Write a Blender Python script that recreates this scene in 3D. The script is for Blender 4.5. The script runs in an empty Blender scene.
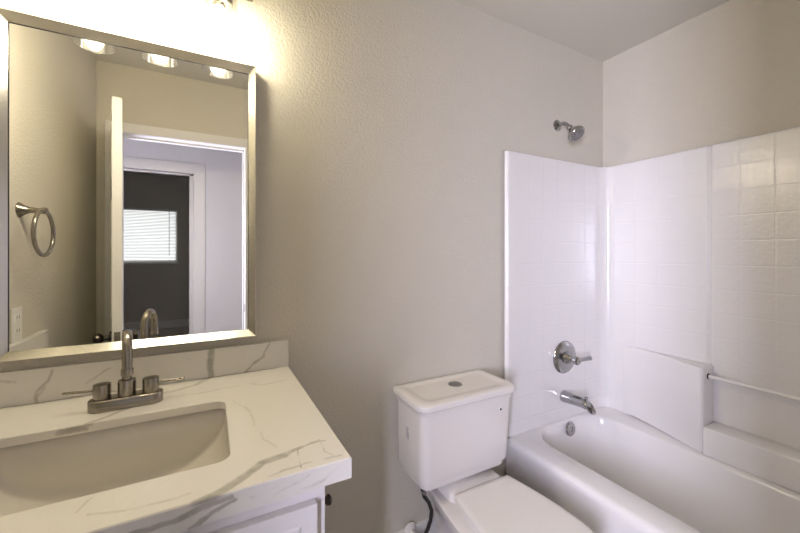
import bpy, bmesh, math, random
from mathutils import Vector, Matrix
random.seed(4)
S = bpy.context.scene
C = S.collection
PI = math.pi
CZ = 1.306                                  # camera height above the floor

# ------------------------------------------------------------------ camera
cam = bpy.data.cameras.new('camera')
cam.lens = 16.016; cam.sensor_width = 36; cam.shift_y = -0.0178; cam.clip_start = 0.02
co = bpy.data.objects.new('camera', cam); C.objects.link(co)
co.location = (0, 0, CZ); co.rotation_euler = (PI/2, 0, -0.49087)
S.camera = co

# ------------------------------------------------------------------ light and exposure
W = bpy.data.worlds.new('sky'); S.world = W; W.use_nodes = True
W.node_tree.nodes['Background'].inputs[0].default_value = (0.95, 0.97, 1.0, 1)
W.node_tree.nodes['Background'].inputs[1].default_value = 0.8
S.view_settings.view_transform = 'Standard'
S.view_settings.look = 'None'
S.view_settings.gamma = 1
S.view_settings.use_curve_mapping = False
S.view_settings.exposure = 1.45
BULB = 62.0

def area(name, loc, aim, sx, sy, power, col, spread=180):
    l = bpy.data.lights.new(name, 'AREA'); l.shape = 'RECTANGLE'; l.size = sx; l.size_y = sy
    l.energy = power; l.color = col; l.spread = math.radians(spread)
    o = bpy.data.objects.new(name, l); C.objects.link(o); o.location = loc
    o.rotation_euler = (Vector(aim) - Vector(loc)).to_track_quat('-Z', 'Y').to_euler()
    return o
area('hall_daylight', (-0.80, -0.62, 1.30), (1.0, 0.80, 1.35), 0.25, 1.0, 11.5, (0.78, 0.77, 1.0), 110)

# ------------------------------------------------------------------ materials
def mat(name, col, rough=0.5, metal=0.0, coat=0.0, bump=None, spec=0.5):
    m = bpy.data.materials.new(name); m.use_nodes = True
    nt = m.node_tree; b = nt.nodes['Principled BSDF']
    b.inputs['Base Color'].default_value = (*col, 1)
    b.inputs['Roughness'].default_value = rough
    b.inputs['Metallic'].default_value = metal
    b.inputs['Coat Weight'].default_value = coat
    b.inputs['Specular IOR Level'].default_value = spec
    if bump:
        sc, st, di = bump
        tc = nt.nodes.new('ShaderNodeTexCoord'); n = nt.nodes.new('ShaderNodeTexNoise')
        n.inputs['Scale'].default_value = sc; n.inputs['Detail'].default_value = 3
        bp = nt.nodes.new('ShaderNodeBump'); bp.inputs['Strength'].default_value = st; bp.inputs['Distance'].default_value = di
        nt.links.new(tc.outputs['Object'], n.inputs['Vector'])
        nt.links.new(n.outputs['Fac'], bp.inputs['Height'])
        nt.links.new(bp.outputs['Normal'], b.inputs['Normal'])
    return m

M = {}
M['wall'] = mat('wall_paint', (0.65, 0.61, 0.517), 0.65, bump=(115, 0.6, 0.005))
M['ceiling'] = mat('ceiling_paint', (0.66, 0.635, 0.56), 0.8, bump=(80, 0.3, 0.004))
M['trim'] = mat('trim_paint', (0.80, 0.78, 0.75), 0.35)
M['door'] = mat('door_paint', (0.78, 0.77, 0.745), 0.4)
M['hall'] = mat('hall_paint', (0.80, 0.79, 0.80), 0.6, bump=(95, 0.3, 0.004))
M['gray'] = mat('gray_room_paint', (0.56, 0.535, 0.48), 0.7)
M['tile'] = mat('floor_tile', (0.50, 0.47, 0.43), 0.4, bump=(20, 0.2, 0.003))
M['cab'] = mat('white_cabinet_paint', (0.80, 0.77, 0.76), 0.35)
M['ceramic'] = mat('vitreous_china', (0.80, 0.76, 0.72), 0.12, coat=0.3)
M['seat'] = mat('seat_plastic', (0.80, 0.765, 0.72), 0.22)
M['sink'] = mat('sink_porcelain', (0.74, 0.70, 0.62), 0.1, coat=0.3)
M['tub'] = mat('tub_acrylic', (0.84, 0.82, 0.80), 0.14, coat=0.3)
M['chrome'] = mat('chrome', (0.42, 0.42, 0.42), 0.07, 1.0)
M['nickel'] = mat('brushed_nickel', (0.33, 0.30, 0.255), 0.24, 1.0)
M['frame'] = mat('champagne_metal', (0.60, 0.58, 0.53), 0.22, 1.0)
M['bronze'] = mat('dark_bronze', (0.10, 0.085, 0.07), 0.25, 1.0)
M['mirror'] = mat('mirror_silver', (0.90, 0.90, 0.88), 0.0, 1.0)
M['black'] = mat('black_rubber', (0.02, 0.02, 0.02), 0.5)
M['graybutton'] = mat('button_metal', (0.28, 0.27, 0.26), 0.35, 0.9)
M['sticker'] = mat('pale_blue_sticker', (0.46, 0.45, 0.48), 0.5)
M['plate'] = mat('white_plastic_plate', (0.82, 0.80, 0.75), 0.35)
M['slot'] = mat('outlet_slot', (0.06, 0.06, 0.06), 0.6)

def emit(name, col, st):
    m = bpy.data.materials.new(name); m.use_nodes = True
    b = m.node_tree.nodes['Principled BSDF']
    b.inputs['Base Color'].default_value = (0.9, 0.9, 0.9, 1)
    b.inputs['Emission Color'].default_value = (*col, 1); b.inputs['Emission Strength'].default_value = st
    return m
M['bulb'] = emit('lit_bulb', (1.0, 0.90, 0.68), BULB)

def shade_glass():
    m = bpy.data.materials.new('clear_shade_glass'); m.use_nodes = True
    nt = m.node_tree; nt.nodes.clear()
    out = nt.nodes.new('ShaderNodeOutputMaterial'); mx = nt.nodes.new('ShaderNodeMixShader')
    tr = nt.nodes.new('ShaderNodeBsdfTransparent'); tr.inputs[0].default_value = (0.97, 0.97, 0.97, 1)
    gl = nt.nodes.new('ShaderNodeBsdfGlossy'); gl.inputs['Roughness'].default_value = 0.03
    lw = nt.nodes.new('ShaderNodeLayerWeight'); pw = nt.nodes.new('ShaderNodeMath'); pw.operation = 'POWER'; pw.inputs[1].default_value = 4.0
    ml = nt.nodes.new('ShaderNodeMath'); ml.operation = 'MULTIPLY_ADD'; ml.inputs[1].default_value = 0.8; ml.inputs[2].default_value = 0.07
    nt.links.new(lw.outputs['Facing'], pw.inputs[0]); nt.links.new(pw.outputs[0], ml.inputs[0])
    nt.links.new(ml.outputs[0], mx.inputs[0]); nt.links.new(tr.outputs[0], mx.inputs[1]); nt.links.new(gl.outputs[0], mx.inputs[2])
    nt.links.new(mx.outputs[0], out.inputs[0])
    return m
M['glass'] = shade_glass()

def blind_mat():
    m = bpy.data.materials.new('blind_slat'); m.use_nodes = True
    nt = m.node_tree; b = nt.nodes['Principled BSDF']; out = nt.nodes['Material Output']
    b.inputs['Base Color'].default_value = (0.85, 0.85, 0.85, 1)
    tl = nt.nodes.new('ShaderNodeBsdfTranslucent'); tl.inputs[0].default_value = (0.9, 0.9, 0.88, 1)
    mx = nt.nodes.new('ShaderNodeMixShader'); mx.inputs[0].default_value = 0.5
    nt.links.new(b.outputs[0], mx.inputs[1]); nt.links.new(tl.outputs[0], mx.inputs[2]); nt.links.new(mx.outputs[0], out.inputs[0])
    return m
M['blind'] = blind_mat()

def N(nt, kind, **kw):
    n = nt.nodes.new(kind)
    for k, v in kw.items(): setattr(n, k, v)
    return n
def vmath(nt, op, a, b=None):
    n = N(nt, 'ShaderNodeVectorMath', operation=op)
    for i, x in enumerate((a, b)):
        if x is None: continue
        if isinstance(x, (tuple, Vector)): n.inputs[i].default_value = x
        else: nt.links.new(x, n.inputs[i])
    return n
def smath(nt, op, a, b=None, clamp=False):
    n = N(nt, 'ShaderNodeMath', operation=op); n.use_clamp = clamp
    for i, x in enumerate((a, b)):
        if x is None: continue
        if isinstance(x, (int, float)): n.inputs[i].default_value = x
        else: nt.links.new(x, n.inputs[i])
    return n.outputs[0]

def quartz(name, veins):
    """White quartz whose veins follow polylines in the room; veins = [(width, weight, [points])]"""
    m = bpy.data.materials.new(name); m.use_nodes = True
    nt = m.node_tree; b = nt.nodes['Principled BSDF']
    tc = N(nt, 'ShaderNodeTexCoord')
    nz = N(nt, 'ShaderNodeTexNoise'); nz.inputs['Scale'].default_value = 14; nz.inputs['Detail'].default_value = 4
    nt.links.new(tc.outputs['Object'], nz.inputs['Vector'])
    off = vmath(nt, 'SUBTRACT', nz.outputs['Color'], (0.5, 0.5, 0.5)).outputs[0]
    sc = N(nt, 'ShaderNodeVectorMath', operation='SCALE'); nt.links.new(off, sc.inputs[0]); sc.inputs['Scale'].default_value = 0.022
    P = vmath(nt, 'ADD', tc.outputs['Object'], sc.outputs[0]).outputs[0]
    total = None
    for w, wt, pts in veins:
        best = None
        for A, B in zip(pts, pts[1:]):
            A, B = Vector(A), Vector(B); d = B - A
            pa = vmath(nt, 'SUBTRACT', P, A).outputs[0]
            h = smath(nt, 'MULTIPLY', vmath(nt, 'DOT_PRODUCT', pa, d).outputs['Value'], 1/d.length_squared, True)
            s = N(nt, 'ShaderNodeVectorMath', operation='SCALE'); s.inputs[0].default_value = d; nt.links.new(h, s.inputs['Scale'])
            dist = vmath(nt, 'LENGTH', vmath(nt, 'SUBTRACT', pa, s.outputs[0]).outputs[0]).outputs['Value']
            best = dist if best is None else smath(nt, 'MINIMUM', best, dist)
        mr = N(nt, 'ShaderNodeMapRange'); mr.interpolation_type = 'SMOOTHSTEP'
        nt.links.new(best, mr.inputs['Value'])
        mr.inputs['From Min'].default_value = w*0.35; mr.inputs['From Max'].default_value = w
        mr.inputs['To Min'].default_value = wt; mr.inputs['To Max'].default_value = 0
        total = mr.outputs[0] if total is None else smath(nt, 'MAXIMUM', total, mr.outputs[0])
    # cloudy break-up of the veins and a very faint mottling of the ground
    n2 = N(nt, 'ShaderNodeTexNoise'); n2.inputs['Scale'].default_value = 55; n2.inputs['Detail'].default_value = 4
    nt.links.new(tc.outputs['Object'], n2.inputs['Vector'])
    br = N(nt, 'ShaderNodeMapRange'); nt.links.new(n2.outputs['Fac'], br.inputs['Value'])
    br.inputs['From Min'].default_value = 0.3; br.inputs['From Max'].default_value = 0.7
    br.inputs['To Min'].default_value = 0.55; br.inputs['To Max'].default_value = 1.0
    fac = smath(nt, 'MULTIPLY', total, br.outputs[0])
    n3 = N(nt, 'ShaderNodeTexNoise'); n3.inputs['Scale'].default_value = 7; n3.inputs['Detail'].default_value = 6; n3.inputs['Distortion'].default_value = 1.5
    nt.links.new(tc.outputs['Object'], n3.inputs['Vector'])
    v = smath(nt, 'ABSOLUTE', smath(nt, 'SUBTRACT', n3.outputs['Fac'], 0.5))
    fv = N(nt, 'ShaderNodeMapRange'); nt.links.new(v, fv.inputs['Value'])
    fv.inputs['From Min'].default_value = 0.0; fv.inputs['From Max'].default_value = 0.012
    fv.inputs['To Min'].default_value = 0.045; fv.inputs['To Max'].default_value = 0.0
    fac = smath(nt, 'ADD', fac, fv.outputs[0], True)
    mx = N(nt, 'ShaderNodeMix', data_type='RGBA')
    nt.links.new(fac, mx.inputs['Factor'])
    mx.inputs['A'].default_value = (0.80, 0.77, 0.71, 1); mx.inputs['B'].default_value = (0.25, 0.225, 0.175, 1)
    nt.links.new(mx.outputs['Result'], b.inputs['Base Color'])
    b.inputs['Roughness'].default_value = 0.16
    return m

def surround_mat():
    """Moulded white tile: a grid pressed into the panel (uv in metres), gently wavy glaze"""
    m = bpy.data.materials.new('moulded_tile_acrylic'); m.use_nodes = True
    nt = m.node_tree; b = nt.nodes['Principled BSDF']
    b.inputs['Base Color'].default_value = (0.84, 0.82, 0.80, 1); b.inputs['Roughness'].default_value = 0.22
    b.inputs['Coat Weight'].default_value = 0.9; b.inputs['Coat Roughness'].default_value = 0.05
    uv = N(nt, 'ShaderNodeUVMap'); sp = N(nt, 'ShaderNodeSeparateXYZ'); nt.links.new(uv.outputs[0], sp.inputs[0])
    hs = None
    for ax in (0, 1):
        f = smath(nt, 'PINGPONG', sp.outputs[ax], 0.1105/2)
        mr = N(nt, 'ShaderNodeMapRange'); mr.interpolation_type = 'SMOOTHSTEP'; nt.links.new(f, mr.inputs['Value'])
        mr.inputs['From Min'].default_value = 0.0005; mr.inputs['From Max'].default_value = 0.0045
        hs = mr.outputs[0] if hs is None else smath(nt, 'MINIMUM', hs, mr.outputs[0])
    nz = N(nt, 'ShaderNodeTexNoise'); nz.inputs['Scale'].default_value = 60; nz.inputs['Detail'].default_value = 2
    tc = N(nt, 'ShaderNodeTexCoord'); nt.links.new(tc.outputs['Object'], nz.inputs['Vector'])
    bp = N(nt, 'ShaderNodeBump'); bp.inputs['Strength'].default_value = 0.6; bp.inputs['Distance'].default_value = 0.0016
    nt.links.new(hs, bp.inputs['Height'])
    b2 = N(nt, 'ShaderNodeBump'); b2.inputs['Strength'].default_value = 1.0; b2.inputs['Distance'].default_value = 0.005
    sy = N(nt, 'ShaderNodeSeparateXYZ'); nt.links.new(tc.outputs['Object'], sy.inputs[0])     # the pebbled panel lies on the near side of the seam
    pm = smath(nt, 'MULTIPLY', smath(nt, 'LESS_THAN', sy.outputs[1], 0.172), 0.9); pm = smath(nt, 'ADD', pm, 0.1)
    nt.links.new(smath(nt, 'MULTIPLY', nz.outputs['Fac'], pm), b2.inputs['Height']); nt.links.new(bp.outputs[0], b2.inputs['Normal'])
    b0 = N(nt, 'ShaderNodeBump'); b0.inputs['Strength'].default_value = 0.28; b0.inputs['Distance'].default_value = 0.0016
    nt.links.new(hs, b0.inputs['Height']); b3 = N(nt, 'ShaderNodeBump'); b3.inputs['Strength'].default_value = 0.22; b3.inputs['Distance'].default_value = 0.003
    nt.links.new(smath(nt, 'MULTIPLY', nz.outputs['Fac'], pm), b3.inputs['Height']); nt.links.new(b0.outputs[0], b3.inputs['Normal']); nt.links.new(b3.outputs[0], b.inputs['Normal']); nt.links.new(b2.outputs[0], b.inputs['Coat Normal'])
    return m
M['surround'] = surround_mat()

# ------------------------------------------------------------------ mesh helpers
class MB:
    def __init__(s): s.bm = bmesh.new(); s.sm = False
    def box(s, x0, x1, y0, y1, z0, z1, bev=0.0, seg=2):
        t = bmesh.new(); bmesh.ops.create_cube(t, size=1)
        for v in t.verts:
            v.co = Vector(((x0+x1)/2 + v.co.x*(x1-x0), (y0+y1)/2 + v.co.y*(y1-y0), (z0+z1)/2 + v.co.z*(z1-z0)))
        if bev: bmesh.ops.bevel(t, geom=t.edges[:], offset=bev, segments=seg, affect='EDGES', profile=0.5)
        s.add(t); return s
    def add(s, t, mtx=None):
        if mtx: bmesh.ops.transform(t, matrix=mtx, verts=t.verts)
        me = bpy.data.meshes.new('t'); t.to_mesh(me); s.bm.from_mesh(me); bpy.data.meshes.remove(me); t.free(); return s
    def loft(s, rings, cap0=True, cap1=True, closed=True):
        bm = s.bm; vs = [[bm.verts.new(p) for p in r] for r in rings]; n = len(rings[0])
        for a, b in zip(vs, vs[1:]):
            for i in range(n if closed else n-1):
                j = (i+1) % n
                bm.faces.new((a[i], a[j], b[j], b[i]))
        if cap0: bm.faces.new(vs[0][::-1])
        if cap1: bm.faces.new(vs[-1])
        return s
    def lathe(s, prof, base, axis=(0, 0, 1), n=32, cap0=True, cap1=True):
        """prof = [(radius, height along axis)]"""
        q = Vector((0, 0, 1)).rotation_difference(Vector(axis).normalized()); base = Vector(base)
        rings = [[base + q @ Vector((r*math.cos(2*PI*i/n), r*math.sin(2*PI*i/n), h)) for i in range(n)] for r, h in prof]
        return s.loft(rings, cap0, cap1)
    def tube(s, pts, r, n=14, closed=False):
        pts = [Vector(p) for p in pts]; m = len(pts)
        rr = r if isinstance(r, (list, tuple)) else [r]*m
        rings = []; up = None
        for i, p in enumerate(pts):
            if closed: d = pts[(i+1) % m] - pts[i-1]
            else: d = pts[min(i+1, m-1)] - pts[max(i-1, 0)]
            d.normalize()
            if up is None:
                up = d.orthogonal().normalized()
            up = (up - d*up.dot(d)).normalized(); v = d.cross(up)
            rings.append([p + rr[i]*(math.cos(2*PI*k/n)*up + math.sin(2*PI*k/n)*v) for k in range(n)])
        if closed: rings.append(rings[0])
        s.loft(rings, not closed, not closed)
        if closed: bmesh.ops.remove_doubles(s.bm, verts=s.bm.verts, dist=1e-6)
        return s
    def prism(s, poly, z0, z1, bev=0.0, seg=2, axis='z'):
        f = {'z': lambda a, b, h: (a, b, h), 'y': lambda a, b, h: (a, h, b), 'x': lambda a, b, h: (h, a, b)}[axis]
        t = bmesh.new()
        v0 = [t.verts.new(f(a, b, z0)) for a, b in poly]; v1 = [t.verts.new(f(a, b, z1)) for a, b in poly]; n = len(poly)
        t.faces.new(v0); t.faces.new(v1[::-1])
        for i in range(n): t.faces.new((v0[i], v1[i], v1[(i+1) % n], v0[(i+1) % n]))
        bmesh.ops.recalc_face_normals(t, faces=t.faces)
        if bev:
            e = [e for e in t.edges if e.calc_face_angle(0) > 0.6]
            bmesh.ops.bevel(t, geom=e, offset=bev, segments=seg, affect='EDGES', profile=0.5)
        s.add(t); return s
    def build(s, name, m, parent=None, smooth=None, origin=None):
        bmesh.ops.recalc_face_normals(s.bm, faces=s.bm.faces)
        me = bpy.data.meshes.new(name)
        base = Vector((0, 0, 0))
        if parent is not None: base = WORLD[parent.name]
        elif origin is not None: base = Vector(origin)
        elif len(s.bm.verts):
            xs = [v.co.x for v in s.bm.verts]; ys = [v.co.y for v in s.bm.verts]; zs = [v.co.z for v in s.bm.verts]
            base = Vector(((min(xs)+max(xs))/2, (min(ys)+max(ys))/2, min(zs)))
        for v in s.bm.verts: v.co -= base
        if smooth is not None:
            for f in s.bm.faces: f.smooth = True
            for e in s.bm.edges:
                if len(e.link_faces) == 2 and e.calc_face_angle(0) > math.radians(smooth): e.smooth = False
        s.bm.to_mesh(me); s.bm.free()
        me.materials.append(m)
        o = bpy.data.objects.new(name, me); C.objects.link(o)
        if parent is not None: o.parent = parent; WORLD[o.name] = base
        else: o.location = base; WORLD[o.name] = base
        return o
WORLD = {}
def thing(name, loc, label, cat, group=None):
    o = bpy.data.objects.new(name, None); C.objects.link(o); o.location = loc; o.empty_display_size = 0.1
    WORLD[o.name] = Vector(loc); return tag(o, label, cat, group)
def tag(o, label, cat, group=None):
    o['label'] = label; o['category'] = cat
    if group: o['group'] = group
    return o
def struct(name, mb, m, smooth=None):
    o = mb.build(name, m, smooth=smooth); o['kind'] = 'structure'; return o

def rrect(x0, x1, y0, y1, r, z, n=7):
    rs = r if isinstance(r, (tuple, list)) else (r,)*4
    pts = []
    for (cx, cy, a0), q in zip((((x1, y1, 0)), (x0, y1, PI/2), (x0, y0, PI), (x1, y0, 3*PI/2)), rs):
        sx = -1 if cx == x1 else 1; sy = -1 if cy == y1 else 1
        for i in range(n+1):
            a = a0 + PI/2*i/n
            pts.append((cx + sx*q + q*math.cos(a), cy + sy*q + q*math.sin(a), z))
    return pts

# ------------------------------------------------------------------ the room
XL, XR, YN, YF, ZC = -0.59, 2.066, -0.12, 1.30, 2.44       # left, right, near (door) and far (mirror) walls
YH, YG = -1.03, -4.75                                       # hall wall facing the door, far wall of the gray room
DX0, DX1, DZ = -0.487, 0.216, 2.03                           # bathroom doorway
GX0, GX1, GZ = -0.96, -0.125, 1.995                                    # gray-room doorway in the hall wall
struct('wall_far', MB().box(XL-0.1, XR+0.1, YF, YF+0.1, 0, ZC), M['wall'])
struct('wall_right', MB().box(XR, XR+0.1, YN-0.12, YF, 0, ZC), M['wall'])
struct('wall_left', MB().box(XL-0.1, XL, YN, YF, 0, ZC), M['wall'])
ZG = 2.62                                                   # the gray room's ceiling is higher
def holed(x0, x1, y0, y1, ha, hb, hz0, hz1, ZC=2.44):
    m = MB()
    m.box(x0, ha, y0, y1, 0, ZC); m.box(hb, x1, y0, y1, 0, ZC); m.box(ha, hb, y0, y1, hz1, ZC)
    if hz0 > 0: m.box(ha, hb, y0, y1, 0, hz0)
    return m
struct('wall_near', holed(XL-0.1, XR, YN-0.12, YN, DX0-0.018, DX1+0.018, 0, DZ+0.018), M['wall'])
HX0, HX1 = -2.1, 1.3
struct('wall_hall', holed(HX0, HX1, YH-0.12, YH, GX0-0.018, GX1+0.018, 0, GZ+0.018), M['hall'])
struct('wall_hall_right', MB().box(HX1, HX1+0.1, YG, YN-0.12, 0, ZC), M['hall'])
struct('wall_hall_left', MB().box(HX0-0.1, HX0, YG, YN-0.12, 0, ZC), M['hall'])
struct('wall_hall_near', MB().box(HX0, XL-0.1, YN-0.12, YN-0.02, 0, ZC), M['hall'])
WX0, WX1, WZ0, WZ1 = -1.55, -0.50, 1.13, 2.05               # window of the gray room
struct('wall_gray_room', holed(HX0, HX1, YG-0.14, YG, WX0, WX1, WZ0, WZ1, ZG), M['gray'])
struct('wall_gray_room_right', MB().box(-0.06, 0.0, YG, YH-0.12, 0, ZG), M['gray'])
struct('wall_gray_room_left', MB().box(HX0, HX0+0.05, YG, YH-0.12, 0, ZG), M['gray'])
struct('floor', MB().box(HX0-0.1, XR+0.1, YG-0.14, YF+0.1, -0.1, 0), M['tile'])
struct('ceiling', MB().box(HX0-0.1, XR+0.1, YH-0.12, YF+0.1, ZC, ZC+0.1), M['ceiling'])
struct('ceiling_gray_room', MB().box(HX0-0.1, HX1, YG-0.14, YH-0.1205, ZG, ZG+0.1).box(HX0-0.1, HX1, YH-0.16, YH-0.1205, ZC+0.1, ZG), M['gray'])

def casing(name, x0, x1, z1, y, s, w=0.062):
    """flat door casing round an opening on the wall face y, standing out towards s"""
    m = MB(); t = 0.014
    a, b = sorted((y, y + s*t))
    m.box(x0-w, x0, a, b, 0, z1, 0.003); m.box(x1, x1+w, a, b, 0, z1, 0.003); m.box(x0-w, x1+w, a, b, z1, z1+w, 0.003)
    return struct(name, m, M['trim'])
def lining(name, x0, x1, z1, y0, y1, st=0.01):
    m = MB(); t = 0.018
    m.box(x0-t, x0, y0, y1, 0, z1); m.box(x1, x1+t, y0, y1, 0, z1); m.box(x0-t, x1+t, y0, y1, z1, z1+t)
    ym = (y0+y1)/2
    m.box(x0, x0+st, ym-0.03, ym, 0, z1); m.box(x1-st, x1, ym-0.03, ym, 0, z1); m.box(x0, x1, ym-0.03, ym, z1-0.01, z1)
    return struct(name, m, M['trim'])
casing('trim_1', DX0, DX1, DZ, YN, 1)
casing('trim_2', DX0, DX1, DZ, YN-0.12, -1)
lining('trim_3', DX0, DX1, DZ, YN-0.12, YN)
casing('trim_4', GX0, GX1, GZ, YH, 1, 0.09)
lining('trim_5', GX0, GX1, GZ, YH-0.12, YH, 0.035)
struct('baseboard_far', MB().box(0.20, 1.262, YF-0.014, YF, 0, 0.158, 0.003), M['trim'])
struct('baseboard_hall', MB().box(GX1+0.092, HX1, YH, YH+0.014, 0, 0.11, 0.003), M['trim'])
struct('baseboard_gray_room', MB().box(HX0+0.05, -0.06, YG, YG+0.014, 0, 0.13, 0.003), M['trim'])
struct('baseboard_left', MB().box(XL, XL+0.014, YN, 0.655, 0, 0.11, 0.003), M['trim'])
sp = MB().box(DX1-0.0015, DX1+0.0005, YN-0.040, YN-0.012, 0.885, 0.945, 0.0005)
tag(sp.build('strike_plate', M['bronze']), 'small dark strike plate on the doorway jamb across from the door', 'strike plate')

# window of the gray room
w = MB(); fw = 0.03
w.box(WX0, WX0+fw, YG-0.09, YG-0.05, WZ0, WZ1); w.box(WX1-fw, WX1, YG-0.09, YG-0.05, WZ0, WZ1)
w.box(WX0, WX1, YG-0.09, YG-0.05, WZ0, WZ0+fw); w.box(WX0, WX1, YG-0.09, YG-0.05, WZ1-fw, WZ1)
struct('window_1', w, M['trim'])
struct('trim_6', MB().box(WX0-0.02, WX1+0.02, YG, YG+0.03, WZ0-0.025, WZ0-0.001, 0.004), M['trim'])
bl = thing('window_blind', ((WX0+WX1)/2, YG-0.02, WZ0), 'white horizontal slat blind over the window of the dark gray room', 'blind')
h = MB().box(WX0+0.006, WX1-0.006, YG-0.036, YG-0.004, WZ1-0.035, WZ1-0.002, 0.003); h.build('head_rail', M['trim'], bl)
sl = MB(); nsl = 36
for i in range(nsl):
    z = WZ0 + 0.012 + (WZ1-0.04-WZ0-0.012)*i/(nsl-1)
    t = bmesh.new(); bmesh.ops.create_cube(t, size=1)
    sl.add(t, Matrix.Translation(((WX0+WX1)/2, YG-0.02, z)) @ Matrix.Rotation(math.radians(38), 4, 'X') @ Matrix.Diagonal((WX1-WX0-0.014, 0.026, 0.0012, 1)))
sl.build('slats', M['blind'], bl)
MB().tube([(-0.62, YG-0.004, WZ1-0.04), (-0.62, YG+0.002, WZ0+0.12)], 0.004, 8).build('tilt_wand', M['black'], bl)

# the bathroom door, swung open into the room against the left side
dr = thing('door_1', (DX0, YN, 0), 'white bathroom door standing open with its edge to the mirror', 'door')
dr['kind'] = 'structure'
dq = Matrix.Translation((DX0+0.002, YN+0.004, 0)) @ Matrix.Rotation(math.radians(-11.4), 4, 'Z')   # local: y along the door, x across it
def dbuild(mb, name, m, parent, smooth=None):
    bmesh.ops.transform(mb.bm, matrix=dq, verts=mb.bm.verts)
    return mb.build(name, m, parent, smooth)
DW, DT = 0.680, 0.038
dbuild(MB().box(-DT, 0, 0.004, DW, 0.012, 2.008, 0.002), 'door_slab', M['door'], dr)
for (za, zb) in ((0.2, 0.85), (1.0, 1.55), (1.66, 1.92)):
    for (ya, yb) in ((0.09, 0.31), (0.37, 0.59)):
        for xs in (-DT-0.0025, -0.0005):
            dbuild(MB().box(xs, xs+0.003, ya, yb, za, zb, 0.001), 'raised_panel', M['door'], dr)
for sgn, xf in ((-1, -DT), (1, 0)):
    k = MB().lathe([(0.030, 0), (0.030, 0.006), (0.012, 0.011), (0.011, 0.028), (0.020, 0.034), (0.027, 0.046), (0.024, 0.060), (0.012, 0.066)], (xf, DW-0.06, 0.912), (sgn, 0, 0), 24)
    dbuild(k, 'door_knob', M['bronze'], dr, 50)
dbuild(MB().box(-DT+0.007, -0.007, DW-0.001, DW+0.0015, 0.885, 0.945, 0.0005), 'latch_plate', M['nickel'], dr)
for z in (0.25, 1.05, 1.80):
    dbuild(MB().tube([(0.004, 0.004, z), (0.004, 0.004, z+0.09)], 0.006, 10), 'hinge', M['nickel'], dr)

# ------------------------------------------------------------------ bathtub
tb = thing('bathtub', (1.66, 0.6, 0), 'white acrylic bathtub built into the alcove beside the toilet', 'bathtub')
ox0, ox1, oy0, oy1 = 1.264, 2.060, YN+0.006, 1.296
R = []
for z, i, r in ((0.0, 0.010, 0.012), (0.30, 0.006, 0.012), (0.375, 0.0, 0.012), (0.392, 0.001, 0.014), (0.402, 0.005, 0.02), (0.409, 0.012, 0.03), (0.412, 0.022, 0.04)):
    R.append(rrect(ox0+i, ox1-min(i, 0.02), oy0+min(i, 0.02), oy1-min(i, 0.012), r, z))
for z, i, r in ((0.412, 0.0, 0.15), (0.408, 0.008, 0.15), (0.396, 0.015, 0.15), (0.36, 0.023, 0.14), (0.28, 0.037, 0.13), (0.18, 0.060, 0.12), (0.12, 0.085, 0.12), (0.085, 0.120, 0.12), (0.075, 0.17, 0.11), (0.072, 0.22, 0.09)):
    R.append(rrect(1.384+i*0.8, 1.905-i*0.7, 0.0+i*1.3, 1.262-i*0.8, r, z))
MB().loft(R, True, True).build('tub_shell', M['tub'], tb, 60)
ax = Vector((0, -1, 0.14)).normalized()
of = MB().lathe([(0.036, 0), (0.036, 0.005), (0.031, 0.010), (0.012, 0.011), (0.010, 0.008), (0.001, 0.008)], (1.676, 1.234, 0.374), ax, 28)
o = of.build('overflow_plate', M['chrome'], tb, 40); o['label'] = 'round chrome overflow plate'
of = MB().lathe([(0.030, 0), (0.030, 0.003), (0.022, 0.005), (0.002, 0.005)], (1.657, 0.98, 0.072), (0, 0, 1), 24)
of.build('drain', M['chrome'], tb, 40)

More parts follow.
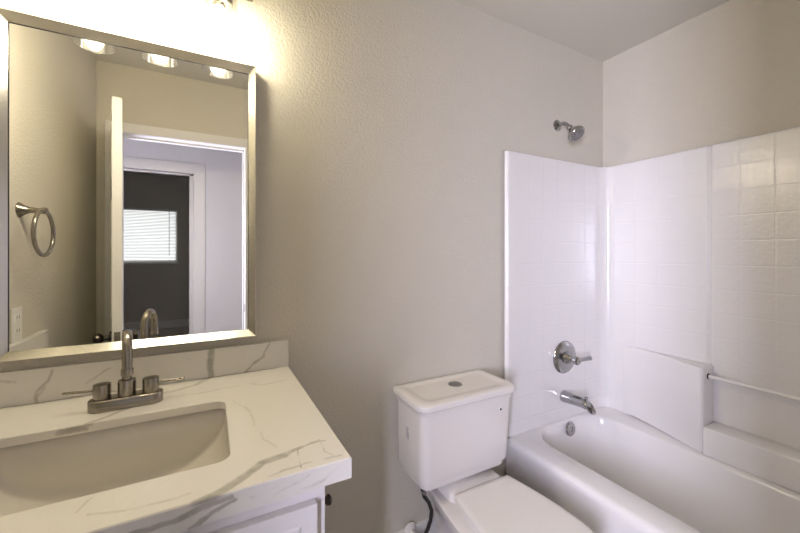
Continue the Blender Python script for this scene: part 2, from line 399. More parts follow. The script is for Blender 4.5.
# ------------------------------------------------------------------ moulded surround
sr = thing('tub_surround', (2.0, 0.6, 0.413), 'glossy white moulded tile surround rising above the bathtub', 'tub surround')
def surround():
    z0, z1 = 0.4122, 1.802
    pin = []; pout = []
    xi, yi, yn = 2.036, 1.270, YN+0.030
    rc = 0.055
    # start at the front edge of the faucet end, round its nose, along the wall, round the corner, and on
    for k in range(7):
        a = PI + -PI/2*k/6
        pin.append((1.264+0.016 + 0.016*math.cos(a), 1.286 - 0.016*math.sin(a)))
    nx = 14
    for k in range(1, nx+1): pin.append((1.280 + (xi-rc-1.280)*k/nx, yi))
    for k in range(1, 9):
        a = PI/2 - PI/2*k/8
        pin.append((xi-rc + rc*math.cos(a), yi-rc + rc*math.sin(a)))
    ys = yi-rc
    gy = 0.776
    for y in (ys-0.004, 1.1, 0.9, gy+0.014, gy+0.009): pin.append((xi, y))
    pin += [(xi+0.008, gy+0.004), (xi+0.008, gy-0.004), (xi, gy-0.009), (xi, gy-0.014)]
    for y in (0.6, 0.3, yn+rc): pin.append((xi, y))
    for k in range(1, 9):
        a = -PI/2*k/8
        pin.append((xi-rc + rc*math.cos(a), yn+rc + rc*math.sin(a)))
    pin += [(1.7, yn), (1.29, yn)]
    n = len(pin)
    arc = [0]
    for a, b in zip(pin, pin[1:]): arc.append(arc[-1] + math.dist(a, b))
    def back(p):
        x, y = p
        return (min(max(x, 1.268), 2.062) if abs(x-xi) > rc+1e-6 or yn+rc < y < ys else 2.062, y)
    bm = bmesh.new(); uvl = bm.loops.layers.uv.new('uv')
    u0 = arc[n-13-1]  # dummy, shifted below
    ug = arc[[i for i, p in enumerate(pin) if abs(p[1]-(gy+0.004)) < 1e-6][0]] + 0.004
    uc = arc[7] + (1.41-pin[7][0])
    # vertical grid: on the faucet wall lines start at x = 1.41, on the long wall at the groove
    def u_of(i):
        x, y = pin[i]
        return (x-1.41) if arc[i] < arc[7+nx-1] + 1e-6 else None
    zs = [z0, 0.8, 1.3, z1-0.014, z1-0.008, z1-0.0025, z1]
    ins = [0, 0, 0, 0, 0, 0.0025, 0.008]
    rows = []
    for z, s in zip(zs, ins):
        row = []
        for i, p in enumerate(pin):
            a = Vector(pin[max(i-1, 0)]); b = Vector(pin[min(i+1, n-1)]); d = (b-a).normalized()
            nrm = Vector((-d.y, d.x))        # towards the wall behind
            row.append(bm.verts.new((p[0] + nrm.x*s, p[1] + nrm.y*s, z)))
        rows.append(row)
    bk = []
    for p in pin:
        if arc[pin.index(p)] < arc[7+nx] + 0.03: q = (p[0], 1.297)
        elif p[1] < yn + rc*0.5: q = (p[0], YN+0.004)
        else: q = (2.063, p[1])
        bk.append(bm.verts.new((q[0], q[1], z1)))
    def quad(vs, us, zz):
        f = bm.faces.new(vs)
        for l, (u, zq) in zip(f.loops, zip(us, zz)): l[uvl].uv = (u, zq - 1.690)
        f.smooth = True
    half = arc[7+nx+4]
    for r in range(len(zs)-1):
        for i in range(n-1):
            m = (arc[i]+arc[i+1])/2
            base = uc if m < half else ug
            quad((rows[r][i], rows[r][i+1], rows[r+1][i+1], rows[r+1][i]), (arc[i]-base, arc[i+1]-base, arc[i+1]-base, arc[i]-base), (zs[r], zs[r], zs[r+1], zs[r+1]))
    for i in range(n-1):
        quad((rows[-1][i], rows[-1][i+1], bk[i+1], bk[i]), (0.05, 0.05, 0.05, 0.05), (1.74, 1.74, 1.74, 1.74))
    # the flange end that stands against the wall
    mb = MB(); mb.bm.free(); mb.bm = bm
    return mb
sm = surround()
for e in sm.bm.edges:
    pass
sm.build('tile_panel', M['surround'], sr)
poly = [(2.0355, 1.17), (2.028, 1.12), (2.012, 1.05), (1.982, 0.95), (1.950, 0.86), (1.928, 0.80), (1.920, 0.765), (1.923, 0.757), (2.0355, 0.757)]
MB().prism(poly, 0.4122, 0.792, 0.012, 4).build('soap_ledge', M['tub'], sr, 35)
MB().prism([(2.0355, 0.02), (1.923, 0.02), (1.920, 0.013), (1.93, -0.085), (2.0355, -0.085)], 0.4135, 0.792, 0.006, 3).build('soap_ledge', M['tub'], sr, 35)
MB().box(1.918, 2.0355, 0.0205, 0.7575, 0.4122, 0.536, 0.008, 3).build('lower_ledge', M['tub'], sr, 35)
MB().tube([(1.972, 0.7575, 0.750), (1.972, 0.0205, 0.750)], 0.0085, 16).build('grab_bar', M['tub'], sr, 60)
MB().lathe([(0.0125, 0), (0.0125, 0.004), (0.009, 0.005)], (1.972, 0.7578, 0.750), (0, -1, 0), 20).build('bar_end_gap', M['black'], sr, 60)  # black ring standing in for the shaded gap at the bar's end

# ------------------------------------------------------------------ shower fittings
sh = thing('shower_fixture', (1.66, 1.30, 2.0), 'small chrome shower head on a bent arm high on the far wall', 'shower head')
MB().lathe([(0.030, 0), (0.030, 0.004), (0.022, 0.010), (0.012, 0.013)], (1.66, 1.300, 1.992), (0, -1, 0), 28).build('wall_flange', M['chrome'], sh, 50)
MB().tube([(1.66, 1.29, 1.992), (1.66, 1.262, 1.993), (1.66, 1.252, 1.989), (1.66, 1.240, 1.979), (1.66, 1.222, 1.958)], 0.0095).build('shower_arm', M['chrome'], sh, 60)
a = Vector((0.0, -0.66, -0.75)).normalized(); b0 = Vector((1.66, 1.228, 1.964))
MB().lathe([(0.013, 0), (0.015, 0.004), (0.015, 0.016), (0.013, 0.018), (0.017, 0.022), (0.024, 0.035), (0.038, 0.052), (0.043, 0.060), (0.043, 0.072), (0.040, 0.075)], b0, a, 32).build('spray_head', M['chrome'], sh, 45)
fa = MB().lathe([(0.036, 0.0745), (0.035, 0.0775), (0.012, 0.0785), (0.010, 0.081), (0.001, 0.081)], b0, a, 28)
q = Vector((0, 0, 1)).rotation_difference(a)
fa.build('spray_face', M['graybutton'], sh, 45)
nz = MB()
for rr, nn in ((0.018, 8), (0.028, 12)):
    for k in range(nn):
        c = b0 + q @ Vector((rr*math.cos(2*PI*k/nn), rr*math.sin(2*PI*k/nn), 0.0775))
        nz.lathe([(0.0022, 0), (0.0016, 0.003)], c, a, 8)
nz.build('spray_nozzles', M['black'], sh)

vv = thing('shower_valve', (1.677, 1.27, 0.744), 'round chrome shower valve with one lever above the tub spout', 'shower valve')
MB().lathe([(0.087, 0), (0.087, 0.004), (0.082, 0.010), (0.062, 0.014), (0.034, 0.017)], (1.677, 1.2695, 0.744), (0, -1, 0), 40).build('escutcheon', M['chrome'], vv, 40)
MB().lathe([(0.032, 0.014), (0.030, 0.030), (0.020, 0.040), (0.018, 0.062), (0.022, 0.066), (0.022, 0.082), (0.016, 0.088)], (1.677, 1.2695, 0.744), (0, -1, 0), 28).build('valve_hub', M['chrome'], vv, 40)
MB().tube([(1.677, 1.193, 0.744), (1.700, 1.191, 0.745), (1.735, 1.186, 0.747), (1.768, 1.182, 0.748)], [0.014, 0.011, 0.010, 0.012]).build('lever', M['chrome'], vv, 60)
ts = thing('tub_spout', (1.672, 1.27, 0.536), 'chrome tub spout with a diverter pin below the shower valve', 'tub spout')
def spring(x, y, z, hx, hz, t=0.0): return [(x + hx*math.cos(2*PI*k/24), y + t*math.sin(2*PI*k/24), z + hz*math.sin(2*PI*k/24)) for k in range(24)]
MB().loft([spring(1.672, 1.2695, 0.536, 0.030, 0.030), spring(1.672, 1.262, 0.536, 0.031, 0.031), spring(1.672, 1.21, 0.538, 0.027, 0.027), spring(1.672, 1.165, 0.541, 0.026, 0.026),
           spring(1.672, 1.135, 0.540, 0.025, 0.025, 0.006), spring(1.672, 1.115, 0.532, 0.024, 0.022, 0.012), spring(1.672, 1.108, 0.520, 0.023, 0.014, 0.014), spring(1.672, 1.110, 0.512, 0.020, 0.005, 0.016)]).build('spout_body', M['chrome'], ts, 50)
MB().lathe([(0.0045, 0), (0.0045, 0.012), (0.008, 0.014), (0.008, 0.020), (0.005, 0.022)], (1.672, 1.138, 0.556), (0, 0, 1), 16).build('diverter_pin', M['chrome'], ts, 50)

# ------------------------------------------------------------------ toilet
TX = 0.893
to = thing('toilet', (TX, 0.95, 0), 'white two-piece toilet with its lid closed', 'toilet')
def bowed(x0, x1, y0, y1, r, z, bow):
    p = rrect(x0, x1, y0, y1, (0.02, 0.02, r, r), z)
    xc, hw = (x0+x1)/2, (x1-x0)/2
    return [(x, y - bow*(1-((x-xc)/hw)**2)*(1 if y < (y0+y1)/2 else 0), z) for x, y, z in p]
ty1 = 1.282
R = [bowed(0.682, 1.074, 1.088, ty1-0.01, 0.030, 0.440, 0.0), bowed(0.679, 1.077, 1.085, ty1-0.01, 0.032, 0.462, 0.0), bowed(0.679, 1.077, 1.085, ty1-0.01, 0.032, 0.4625, 0.0),
     bowed(0.670, 1.084, 1.076, ty1-0.006, 0.034, 0.466, 0.0), bowed(0.668, 1.087, 1.074, ty1-0.005, 0.036, 0.474, 0.0), bowed(0.668, 1.095, 1.073, ty1-0.002, 0.036, 0.58, 0.0), bowed(0.668, 1.104, 1.070, ty1, 0.036, 0.716, 0.0)]
MB().loft(R).build('tank', M['ceramic'], to, 50)
R = []
for z, g in ((0.7165, 0.001), (0.718, 0.006), (0.731, 0.009), (0.7345, 0.004), (0.736, 0.004), (0.7375, 0.013), (0.740, 0.016), (0.752, 0.0165), (0.758, 0.014), (0.7615, 0.008), (0.763, -0.002), (0.763, -0.020), (0.7612, -0.024), (0.761, -0.045)):
    R.append(bowed(0.668-g, 1.104+g, 1.070-g, min(ty1+g, 1.296), 0.042, z, 0.0))
MB().loft(R).build('tank_lid', M['ceramic'], to, 28)
MB().lathe([(0.028, 0), (0.028, 0.0025), (0.025, 0.004), (0.001, 0.004)], (0.893, 1.188, 0.7610), (0, 0, 1), 28).build('flush_button', M['graybutton'], to, 40)
MB().lathe([(0.0105, 0), (0.0105, 0.0012), (0.009, 0.002)], (1.030, 1.0712, 0.676), (0, -1, 0), 20).build('badge', M['plate'], to)
MB().lathe([(0.005, 0), (0.005, 0.0012), (0.003, 0.0016)], (1.030, 1.0694, 0.676), (0, -1, 0), 12).build('badge_dot', M['slot'], to)
MB().prism([(1.198, 0.595), (1.180, 0.592), (1.176, 0.612), (1.186, 0.622), (1.178, 0.636), (1.196, 0.636)], 0.6668, 0.6688, 0, axis='x').build('side_sticker', M['sticker'], to)

def egg(cx, y0, y1, hwb, hw, yw, z, n=40, p=2.2, flat=0.0):
    """seat outline: straight back edge at y1, widest at yw, rounded front at y0; returns a closed ring"""
    pts = []
    for k in range(n+1):                       # right half, back to front
        t = k/n
        y = y1 + (y0-y1)*(1-math.cos(t*PI))/2 if False else y1 + (y0-y1)*(t**0.75 if t < 1 else 1)
        if y > yw:
            s = (y1-y)/(y1-yw); w = hwb + (hw-hwb)*math.sin(s*PI/2)
        else:
            s = (yw-y)/(yw-y0); w = hw*max(0.0, 1-s**p)**(1/p)
        pts.append((w, y))
    ring = [(cx+w, y, z) for w, y in pts] + [(cx-w, y, z) for w, y in pts[-2::-1]]
    return ring
def seat_ring(z, i):
    return egg(TX+0.006, 0.565+i, 1.032-i, 0.128-i, 0.163-i, 0.76, z)
MB().loft([seat_ring(0.418, 0.004), seat_ring(0.420, 0.0), seat_ring(0.431, 0.0), seat_ring(0.436, 0.002), seat_ring(0.4385, 0.007), seat_ring(0.4395, 0.02)]).build('seat_lid', M['seat'], to, 40)
MB().loft([seat_ring(0.3975, 0.010), seat_ring(0.399, 0.004), seat_ring(0.411, 0.003), seat_ring(0.4145, 0.006), seat_ring(0.4155, 0.014)]).build('seat', M['seat'], to, 40)
def bowl_ring(z, y0, y1, hwb, hw, yw): return egg(TX, y0, y1, hwb, hw, yw, z)
MB().loft([bowl_ring(0.0, 0.70, 1.18, 0.10, 0.115, 0.90), bowl_ring(0.03, 0.70, 1.18, 0.10, 0.115, 0.90), bowl_ring(0.05, 0.715, 1.18, 0.092, 0.105, 0.90), bowl_ring(0.16, 0.70, 1.19, 0.085, 0.105, 0.88),
           bowl_ring(0.25, 0.66, 1.21, 0.09, 0.135, 0.83), bowl_ring(0.33, 0.605, 1.235, 0.105, 0.168, 0.80), bowl_ring(0.375, 0.582, 1.25, 0.125, 0.180, 0.78), bowl_ring(0.392, 0.578, 1.252, 0.130, 0.182, 0.78), bowl_ring(0.3965, 0.584, 1.248, 0.125, 0.176, 0.78)]).build('bowl', M['ceramic'], to, 50)
MB().loft([rrect(TX-0.122, TX+0.122, 1.040, 1.25, 0.03, 0.390), rrect(TX-0.120, TX+0.120, 1.042, 1.25, 0.03, 0.422), rrect(TX-0.112, TX+0.112, 1.050, 1.246, 0.025, 0.428)]).build('tank_deck', M['ceramic'], to, 50)
MB().lathe([(0.05, 0), (0.05, 0.0121)], (TX, 1.17, 0.4279), (0, 0, 1), 24).build('tank_gasket', M['black'], to)

# water supply
va = thing('shutoff_valve', (0.70, 1.29, 0.17), 'white shutoff valve on the wall beside the toilet pedestal', 'valve')
MB().lathe([(0.030, 0), (0.030, 0.004), (0.018, 0.012), (0.014, 0.014)], (0.733, 1.2855, 0.153), (0, -1, 0), 24).build('wall_escutcheon', M['plate'], va, 50)
MB().tube([(0.733, 1.276, 0.153), (0.733, 1.235, 0.153)], 0.012).build('stub_pipe', M['plate'], va, 60)
MB().lathe([(0.014, 0), (0.017, 0.004), (0.017, 0.022), (0.012, 0.026)], (0.733, 1.237, 0.153), (0, -1, 0), 20).build('valve_body', M['chrome'], va, 50)
MB().tube([(0.733, 1.222, 0.153), (0.752, 1.222, 0.150), (0.768, 1.222, 0.160)], [0.009, 0.008, 0.009]).build('valve_outlet', M['chrome'], va, 60)
ho = thing('supply_hose', (0.76, 1.2, 0.3), 'dark braided supply hose curving down from the toilet tank', 'hose')
MB().tube([(0.728, 1.175, 0.425), (0.728, 1.176, 0.39), (0.737, 1.180, 0.355), (0.765, 1.19, 0.315), (0.785, 1.20, 0.27), (0.787, 1.21, 0.225), (0.779, 1.218, 0.185), (0.769, 1.222, 0.163)], 0.0075).build('hose', M['black'], ho, 60)
MB().lathe([(0.017, 0), (0.019, 0.004), (0.016, 0.030), (0.010, 0.036)], (0.728, 1.175, 0.439), (0.02, 0.0, -1), 18).build('coupling_nut', M['black'], ho, 50)
MB().lathe([(0.0105, 0), (0.0105, 0.02)], (0.731, 1.178, 0.385), (0.35, 0.1, -1), 14).build('crimp_ferrule', M['chrome'], ho, 50)

# ------------------------------------------------------------------ vanity
CT = 0.908                                   # counter top height
va_ = thing('vanity_cabinet', (-0.19, 0.98, 0), 'white painted vanity cabinet under the marble-look counter', 'cabinet')
m = MB().box(XL+0.002, XL+0.020, 0.690, 1.298, 0.09, CT-0.0405)
m.box(0.177, 0.195, 0.690, 1.298, 0.09, CT-0.0405); m.box(XL+0.0205, 0.1765, 0.690, 1.298, 0.09, 0.108); m.box(XL+0.0205, 0.1765, 1.286, 1.298, 0.1085, CT-0.0405)
m.box(XL+0.03, 0.185, 0.75, 1.29, 0.0, 0.089)
m.build('carcass', M['cab'], va_)
m = MB()
m.box(XL+0.002, 0.195, 0.670, 0.6895, CT-0.075, CT-0.0405, 0.001); m.box(XL+0.002, 0.195, 0.670, 0.6895, 0.09, 0.13, 0.001)
m.box(0.170, 0.195, 0.670, 0.6895, 0.131, CT-0.0755, 0.001); m.box(XL+0.002, XL+0.04, 0.670, 0.6895, 0.131, CT-0.0755, 0.001)
m.build('face_frame', M['cab'], va_)
for (xa, xb) in ((-0.195+0.006, 0.176), (-0.56, -0.195-0.006)):
    d = MB().box(xa, xb, 0.6515, 0.6695, 0.105, CT-0.066, 0.002).build('cabinet_door', M['cab'], va_)
    z0, z1 = 0.105, CT-0.066
    f = MB()
    for i, (g, y) in enumerate(((0.03, 0.6515), (0.038, 0.6475), (0.046, 0.6475), (0.06, 0.6435))):
        pass
    f.loft([[(xa+g, y, z0+g), (xb-g, y, z0+g), (xb-g, y, z1-g), (xa+g, y, z1-g)] for g, y in ((0.030, 0.6516), (0.034, 0.6490), (0.040, 0.6490), (0.060, 0.6465), (0.066, 0.6465))])
    o = f.build('raised_panel', M['cab'], va_); o.parent = d
    kx = xa+0.03 if xa > -0.3 else xb-0.03
    k = MB().lathe([(0.006, 0), (0.006, 0.012), (0.014, 0.018), (0.013, 0.025), (0.006, 0.028)], (kx, 0.6515, 0.70), (0, -1, 0), 18).build('cabinet_knob', M['nickel'], va_, 50); k.parent = d

def org(o): return Vector(o)
cto = Vector((-0.175, 0.977, CT-0.04))
def V3(pts, z=CT): return [Vector((x, y, z)) for x, y in pts]
def off(veins, o): return [(w_, k_, [Vector(p)-o for p in pts]) for w_, k_, pts in veins]
FY = 0.654
def ap(x, z): return Vector((x, FY, z))
veins = [
    (0.005, 0.55, V3([(0.215, 0.735), (0.188, 0.742), (0.16, 0.738)])), (0.009, 0.6, V3([(0.165, 0.738), (0.13, 0.724)])),
    (0.014, 0.75, V3([(0.13, 0.723), (0.087, 0.716), (0.055, 0.690), (0.018, 0.664), (-0.02, 0.648)])),
    (0.0065, 0.7, [ap(0.03, CT-0.008), ap(-0.01, CT-0.013), ap(-0.05, CT-0.020), ap(-0.10, CT-0.022), ap(-0.2, CT-0.035)]),
    (0.0055, 0.75, [ap(0.035, CT-0.014), ap(0.005, CT-0.024), ap(-0.03, CT-0.038)]),
    (0.0025, 0.4, V3([(0.205, 0.745), (0.204, 0.699), (0.221, 0.67)])),
    (0.003, 0.70, V3([(0.158, 0.735), (0.149, 0.668)])),
    (0.004, 0.40, V3([(0.23, 0.672), (0.16, 0.676), (0.118, 0.672), (0.091, 0.663)])),
    (0.004, 0.22, V3([(0.055, 1.05), (0.080, 1.0), (0.088, 0.958), (0.090, 0.882), (0.10, 0.803), (0.12, 0.76)])),
    (0.012, 0.50, V3([(0.0, 1.29), (-0.035, 1.235), (-0.088, 1.205), (-0.124, 1.205)])),
    (0.005, 0.35, V3([(0.21, 1.15), (0.138, 1.136), (0.10, 1.17), (0.013, 1.159), (-0.024, 1.154), (-0.10, 1.162)])),
    (0.009, 0.55, V3([(-0.16, 1.15), (-0.21, 1.105), (-0.255, 1.065), (-0.29, 1.05)])),
    (0.010, 0.70, [Vector((-0.255, 1.071, CT-0.01)), Vector((-0.30, 1.071, CT-0.012))]),
    (0.004, 0.30, V3([(-0.178, 0.715), (-0.165, 0.745)])), (0.005, 0.28, V3([(-0.16, 0.70), (-0.10, 0.68), (-0.03, 0.685)])),
    (0.004, 0.30, [ap(0.22, CT-0.012), ap(0.19, CT-0.03), ap(0.15, CT-0.03)]), (0.004, 0.25, [ap(0.16, CT-0.01), ap(0.10, CT-0.028), ap(0.06, CT-0.02)]),
]
M['counter'] = quartz('quartz_counter', off(veins, cto))
bso = Vector((-0.17, 1.29, CT))
def bs(x, z): return Vector((x, 1.28, z+CZ))
bveins = [
    (0.0125, 0.80, [bs(0.002, -0.29), bs(0.002, -0.42)]),
    (0.005, 0.45, [bs(0.18, -0.31), bs(0.160, -0.35)]), (0.006, 0.6, [bs(0.160, -0.355), bs(0.130, -0.370), bs(0.102, -0.398)]),
    (0.006, 0.55, [bs(-0.372, -0.318), bs(-0.378, -0.345), bs(-0.404, -0.368), bs(-0.404, -0.40)]), (0.004, 0.5, [bs(-0.385, -0.36), bs(-0.40, -0.378)]),
    (0.006, 0.5, [bs(-0.49, -0.318), bs(-0.445, -0.336)]), (0.004, 0.35, [bs(-0.25, -0.33), bs(-0.30, -0.36), bs(-0.33, -0.395)]),
]
M['backsplash'] = quartz('quartz_backsplash', off(bveins, bso))

# counter slab with the sink opening cut through it
def sink_outline(z, g=0.0):
    """opening, counter-clockwise; tight corners"""
    x0, x1, y0, y1 = -0.416-g, 0.036+g, 0.757-g, 1.071+g
    pts = []
    def arc(cx, cy, rx, ry, a0, a1, n):
        for k in range(n+1):
            a = a0 + (a1-a0)*k/n; pts.append((cx+rx*math.cos(a), cy+ry*math.sin(a), z))
    arc(x1-0.028, y1-0.028, 0.028, 0.028, 0, PI/2, 7)
    arc(x0+0.028, y1-0.028, 0.028, 0.028, PI/2, PI, 7)
    arc(x0+0.028, y0+0.028, 0.028, 0.028, PI, 3*PI/2, 7)
    arc(x1-0.028, y0+0.028, 0.028, 0.028, 3*PI/2, 2*PI, 7)
    return pts
def counter():
    bm = bmesh.new()
    z1, z0 = CT, CT-0.04
    outer = [(0.243, 1.2985), (XL+0.002, 1.2985), (XL+0.002, FY), (0.243, FY)]
    def ring(pts, z): return [bm.verts.new((p[0], p[1], z)) for p in pts]
    hole = sink_outline(0)
    b = 0.002
    def inset(k): return [(0.243-k, 1.2985), (XL+0.002, 1.2985), (XL+0.002, FY+k), (0.243-k, FY+k)]
    zs_ = CT-0.02
    ot, om, ob = ring(inset(b), z1), ring(outer, z1-b), ring(outer, z0)
    kk = 0.02
    inn = [(0.243-kk, 1.2985-kk), (XL+0.002+kk, 1.2985-kk), (XL+0.002+kk, FY+kk), (0.243-kk, FY+kk)]
    oi, oj = ring(inn, z0), ring(inn, zs_)
    hg = sink_outline(0, 0.0015)
    ht, hm, hb = ring(hg, z1), ring(hole, z1-0.0015), ring(hole, zs_)
    def sides(a, c):
        n = len(a)
        for i in range(n): bm.faces.new((a[i], a[(i+1) % n], c[(i+1) % n], c[i]))
    sides(ot, om); sides(om, ob); sides(ob, oi); sides(oi, oj); sides(ht, hm); sides(hm, hb)
    for o_, h_ in ((ot, ht), (oj, hb)):
        es = []
        for r in (o_, h_):
            for i in range(len(r)): es.append(bm.edges.get((r[i], r[(i+1) % len(r)])))
        bmesh.ops.triangle_fill(bm, edges=es, use_beauty=True)
    mb = MB(); mb.bm.free(); mb.bm = bm; return mb
ct = counter().build('vanity_counter', M['counter'], origin=cto)
tag(ct, 'white marble-look quartz counter with gray veins on the vanity', 'countertop')
o = MB().box(XL+0.0225, 0.243, 1.280, 1.2995, CT+0.0002, CT+0.090, 0.0015).build('backsplash', M['backsplash'], origin=bso)
tag(o, 'low quartz backsplash along the wall under the mirror', 'backsplash')
o = MB().box(XL+0.001, XL+0.021, 0.656, 1.2995, CT+0.0002, CT+0.090, 0.0015).build('side_splash', M['backsplash'])
tag(o, 'quartz side splash along the left wall at the counter end', 'side splash')

sk = thing('sink_basin', (-0.19, 0.91, CT-0.18), 'undermount porcelain sink set in the vanity counter', 'sink')
zb = CT-0.0205; depth = 0.150
def trough():
    """trough bowl: upright back and front walls, floor rising in a curve towards both ends"""
    bm = bmesh.new(); x0, x1, y0, y1 = -0.420, 0.040, 0.753, 1.075
    nu, nv = 40, 28
    def cl(i, n): q = 2*i/n-1; return math.copysign(1-(1-abs(q))**2.2, q)
    rows = []
    for i in range(nu+1):
        u = cl(i, nu); fx = max(0.0, 1-abs(u)**2.3)**(1/2.3); row = []
        for j in range(nv+1):
            v = cl(j, nv); fy = max(0.0, 1-abs(v)**9)**(1/9)
            row.append(bm.verts.new(((x0+x1)/2 + u*(x1-x0)/2, (y0+y1)/2 + v*(y1-y0)/2, zb - depth*fx*fy)))
        rows.append(row)
    for i in range(nu):
        for j in range(nv): bm.faces.new((rows[i][j], rows[i+1][j], rows[i+1][j+1], rows[i][j+1]))
    # flat flange glued under the slab, then an outer skin so that the bowl is solid
    mb = MB(); mb.bm.free(); mb.bm = bm; return mb
tro = trough().build('basin', M['sink'], sk, 60)
md = tro.modifiers.new('wall', 'SOLIDIFY'); md.thickness = 0.008; md.offset = -1
MB().lathe([(0.022, 0), (0.022, 0.003), (0.016, 0.005), (0.001, 0.006)], (-0.19, 0.914, zb-depth+0.0003), (0, 0, 1), 24).build('drain_stopper', M['nickel'], sk, 50)

# faucet
fc = thing('sink_faucet', (-0.19, 1.152, CT), 'brushed nickel two-handle sink faucet with a high curved spout', 'faucet')
def stad(hx, r, z, cx=-0.19, cy=1.152):
    p = []
    for k in range(17): a = -PI/2 + PI*k/16; p.append((cx+hx-r + r*math.cos(a), cy + r*math.sin(a), z))
    for k in range(17): a = PI/2 + PI*k/16; p.append((cx-hx+r + r*math.cos(a), cy + r*math.sin(a), z))
    return p
MB().loft([stad(0.079, 0.026, CT+0.0002), stad(0.079, 0.026, CT+0.025), stad(0.0775, 0.0245, CT+0.0272), stad(0.074, 0.021, CT+0.028)]).build('base_plate', M['nickel'], fc, 45)
def arcpts():
    a = Vector((-0.19, 1.152, 0)); d = Vector((0.017, -0.100, 0)); r = 0.5
    pts = [a + Vector((0, 0, CT+0.055)), a + Vector((0, 0, CT+0.10))]
    for k in range(15):
        t = PI - PI*k/14
        pts.append(a + d*(0.5+0.5*math.cos(t)) + Vector((0, 0, CT+0.143 + 0.052*math.sin(t))))
    pts.append(a + d*1.02 + Vector((0, 0, CT+0.118)))
    return pts
sp_ = MB().tube(arcpts(), 0.0106, 20); spo = sp_.build('spout', M['nickel'], fc, 60)
e = Vector((-0.19, 1.152, 0)) + Vector((0.017, -0.100, 0))*1.02
k = MB().lathe([(0.0118, 0), (0.0124, 0.002), (0.0124, 0.014), (0.0112, 0.016)], (e.x, e.y, CT+0.106), (0, 0, 1), 20).build('aerator', M['nickel'], fc, 45)
MB().lathe([(0.0195, 0), (0.0195, 0.036), (0.018, 0.040), (0.0115, 0.041)], (-0.19, 1.152, CT+0.0278), (0, 0, 1), 28).build('spout_collar', M['nickel'], fc, 45)
for s in (-1, 1):
    hx = -0.19 + s*0.051
    h = MB().lathe([(0.0185, 0), (0.0185, 0.034), (0.0178, 0.036), (0.001, 0.0365)], (hx, 1.152, CT+0.0278), (0, 0, 1), 28).build('handle', M['nickel'], fc, 45)
    l = MB().tube([(hx+s*0.015, 1.152, CT+0.049), (hx+s*0.078, 1.156-0.006*s, CT+0.050)], 0.0032, 10).build('lever', M['nickel'], fc, 60); l.parent = h

MB().lathe([(0.010, 0), (0.010, 0.004), (0.006, 0.008), (0.006, 0.026), (0.010, 0.029), (0.011, 0.036), (0.007, 0.040)], (0.1951, 0.76, 0.765), (1, 0, 0), 20).build('side_peg', M['bronze'], va_, 50)

# ------------------------------------------------------------------ mirror
mr_ = thing('wall_mirror', (-0.165, 1.29, CZ-0.28), 'tall rectangular wall mirror with a wide silver-gold metal frame', 'mirror')
x0, x1, z0, z1 = -0.480, 0.1345, CZ-0.2775, CZ+0.616
def rect(g, y): return [(x0+g, y, z0+g), (x1-g, y, z0+g), (x1-g, y, z1-g), (x0+g, y, z1-g)]
MB().loft([rect(0, 1.2985), rect(0, 1.2655), rect(0.0015, 1.264), rect(0.0205, 1.2865), rect(0.0205, 1.2985), rect(0, 1.2985)], False, False).build('frame', M['frame'], mr_)
g = 0.0185
MB().box(x0+g+0.002, x1-g-0.002, 1.2880, 1.2930, z0+g+0.002, z1-g-0.002).build('mirror_glass', M['mirror'], mr_)

e_ = MB()
for a_, b_, c_, d_ in ((x0+g+0.002, x1-g-0.002, z1-g-0.0042, z1-g-0.002), (x0+g+0.002, x0+g+0.0040, z0+g+0.002, z1-g-0.0042), (x1-g-0.0040, x1-g-0.002, z0+g+0.002, z1-g-0.0042)):
    e_.box(a_, b_, 1.2868, 1.2879, c_, d_)
e_.build('glass_edge_line', M['black'], mr_)  # thin black line along the top and sides of the glass

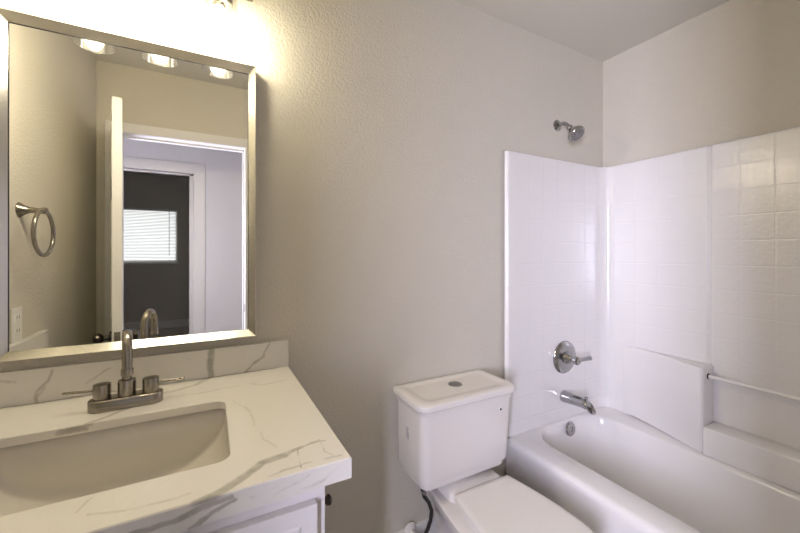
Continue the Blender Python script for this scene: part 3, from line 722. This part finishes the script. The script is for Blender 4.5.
# ------------------------------------------------------------------ vanity light
vl = thing('vanity_light', (-0.141, 1.29, 2.08), 'three-light vanity fixture with clear glass shades above the mirror', 'vanity light')
MB().box(-0.41, 0.13, 1.274, 1.2995, 2.150, 2.250, 0.006, 3).build('backplate', M['nickel'], vl)
def light_unit(x):
    y = 1.2; zb = 1.928
    MB().tube([(x, 1.276, 2.20), (x, 1.23, 2.202), (x, 1.206, 2.196), (x, 1.2, 2.18), (x, 1.2, 2.13)], 0.008).build('arm', M['nickel'], vl, 60)
    MB().lathe([(0.010, 0.090), (0.030, 0.082), (0.037, 0.060), (0.037, 0.0), (0.034, -0.002), (0.020, 0.0), (0.016, -0.012), (0.010, -0.014)], (x, y, 2.052), (0, 0, 1), 28).build('socket', M['nickel'], vl, 50)
    prof = [(0.0375, 2.118), (0.045, 2.115), (0.049, 2.106), (0.0500, 2.08), (0.0505, 1.98), (0.0510, zb), (0.0485, zb), (0.0480, 1.98), (0.0475, 2.08), (0.0465, 2.105), (0.044, 2.112), (0.0375, 2.115)]
    MB().lathe(prof, (x, y, 0), (0, 0, 1), 40, False, False).build('glass_shade', M['glass'], vl, 60)
    MB().lathe([(0.012, 2.039), (0.014, 2.025), (0.021, 2.008), (0.0245, 1.990), (0.0235, 1.973), (0.015, 1.961), (0.003, 1.958)], (x, y, 0), (0, 0, 1), 20).build('bulb', M['bulb'], vl, 60)
for x in (-0.307, -0.141, 0.025): light_unit(x)

# ------------------------------------------------------------------ things on the left wall (seen in the mirror)
tr = thing('towel_ring', (XL, 0.846, 1.455), 'brushed nickel towel ring on the left wall beside the mirror', 'towel ring')
MB().lathe([(0.027, 0), (0.026, 0.004), (0.017, 0.014), (0.011, 0.028), (0.009, 0.055), (0.012, 0.060), (0.012, 0.072), (0.008, 0.075)], (XL, 0.846, 1.455), (1, 0, 0), 28).build('post', M['nickel'], tr, 50)
ring = [(XL+0.066+0.012*math.cos(2*PI*k/48)*0, 0.850 + 0.086*math.sin(2*PI*k/48), 1.455-0.080 + 0.080*math.cos(2*PI*k/48)) for k in range(48)]
MB().tube(ring, 0.0068, 12, True).build('ring', M['nickel'], tr, 60)
ol = thing('outlet', (XL, 0.865, 1.04), 'white outlet cover plate on the left wall above the side splash', 'outlet')
MB().box(XL+0.0002, XL+0.005, 0.835, 0.907, 0.998, 1.116, 0.002).build('cover_plate', M['plate'], ol)
for z in (1.034, 1.080):
    f = MB().box(XL+0.0045, XL+0.0065, 0.854, 0.888, z-0.014, z+0.014, 0.001).build('receptacle', M['plate'], ol)
    s_ = MB().box(XL+0.0064, XL+0.0068, 0.861, 0.864, z-0.003, z+0.007).box(XL+0.0064, XL+0.0068, 0.877, 0.880, z-0.003, z+0.007).build('slots', M['slot'], ol); s_.parent = f
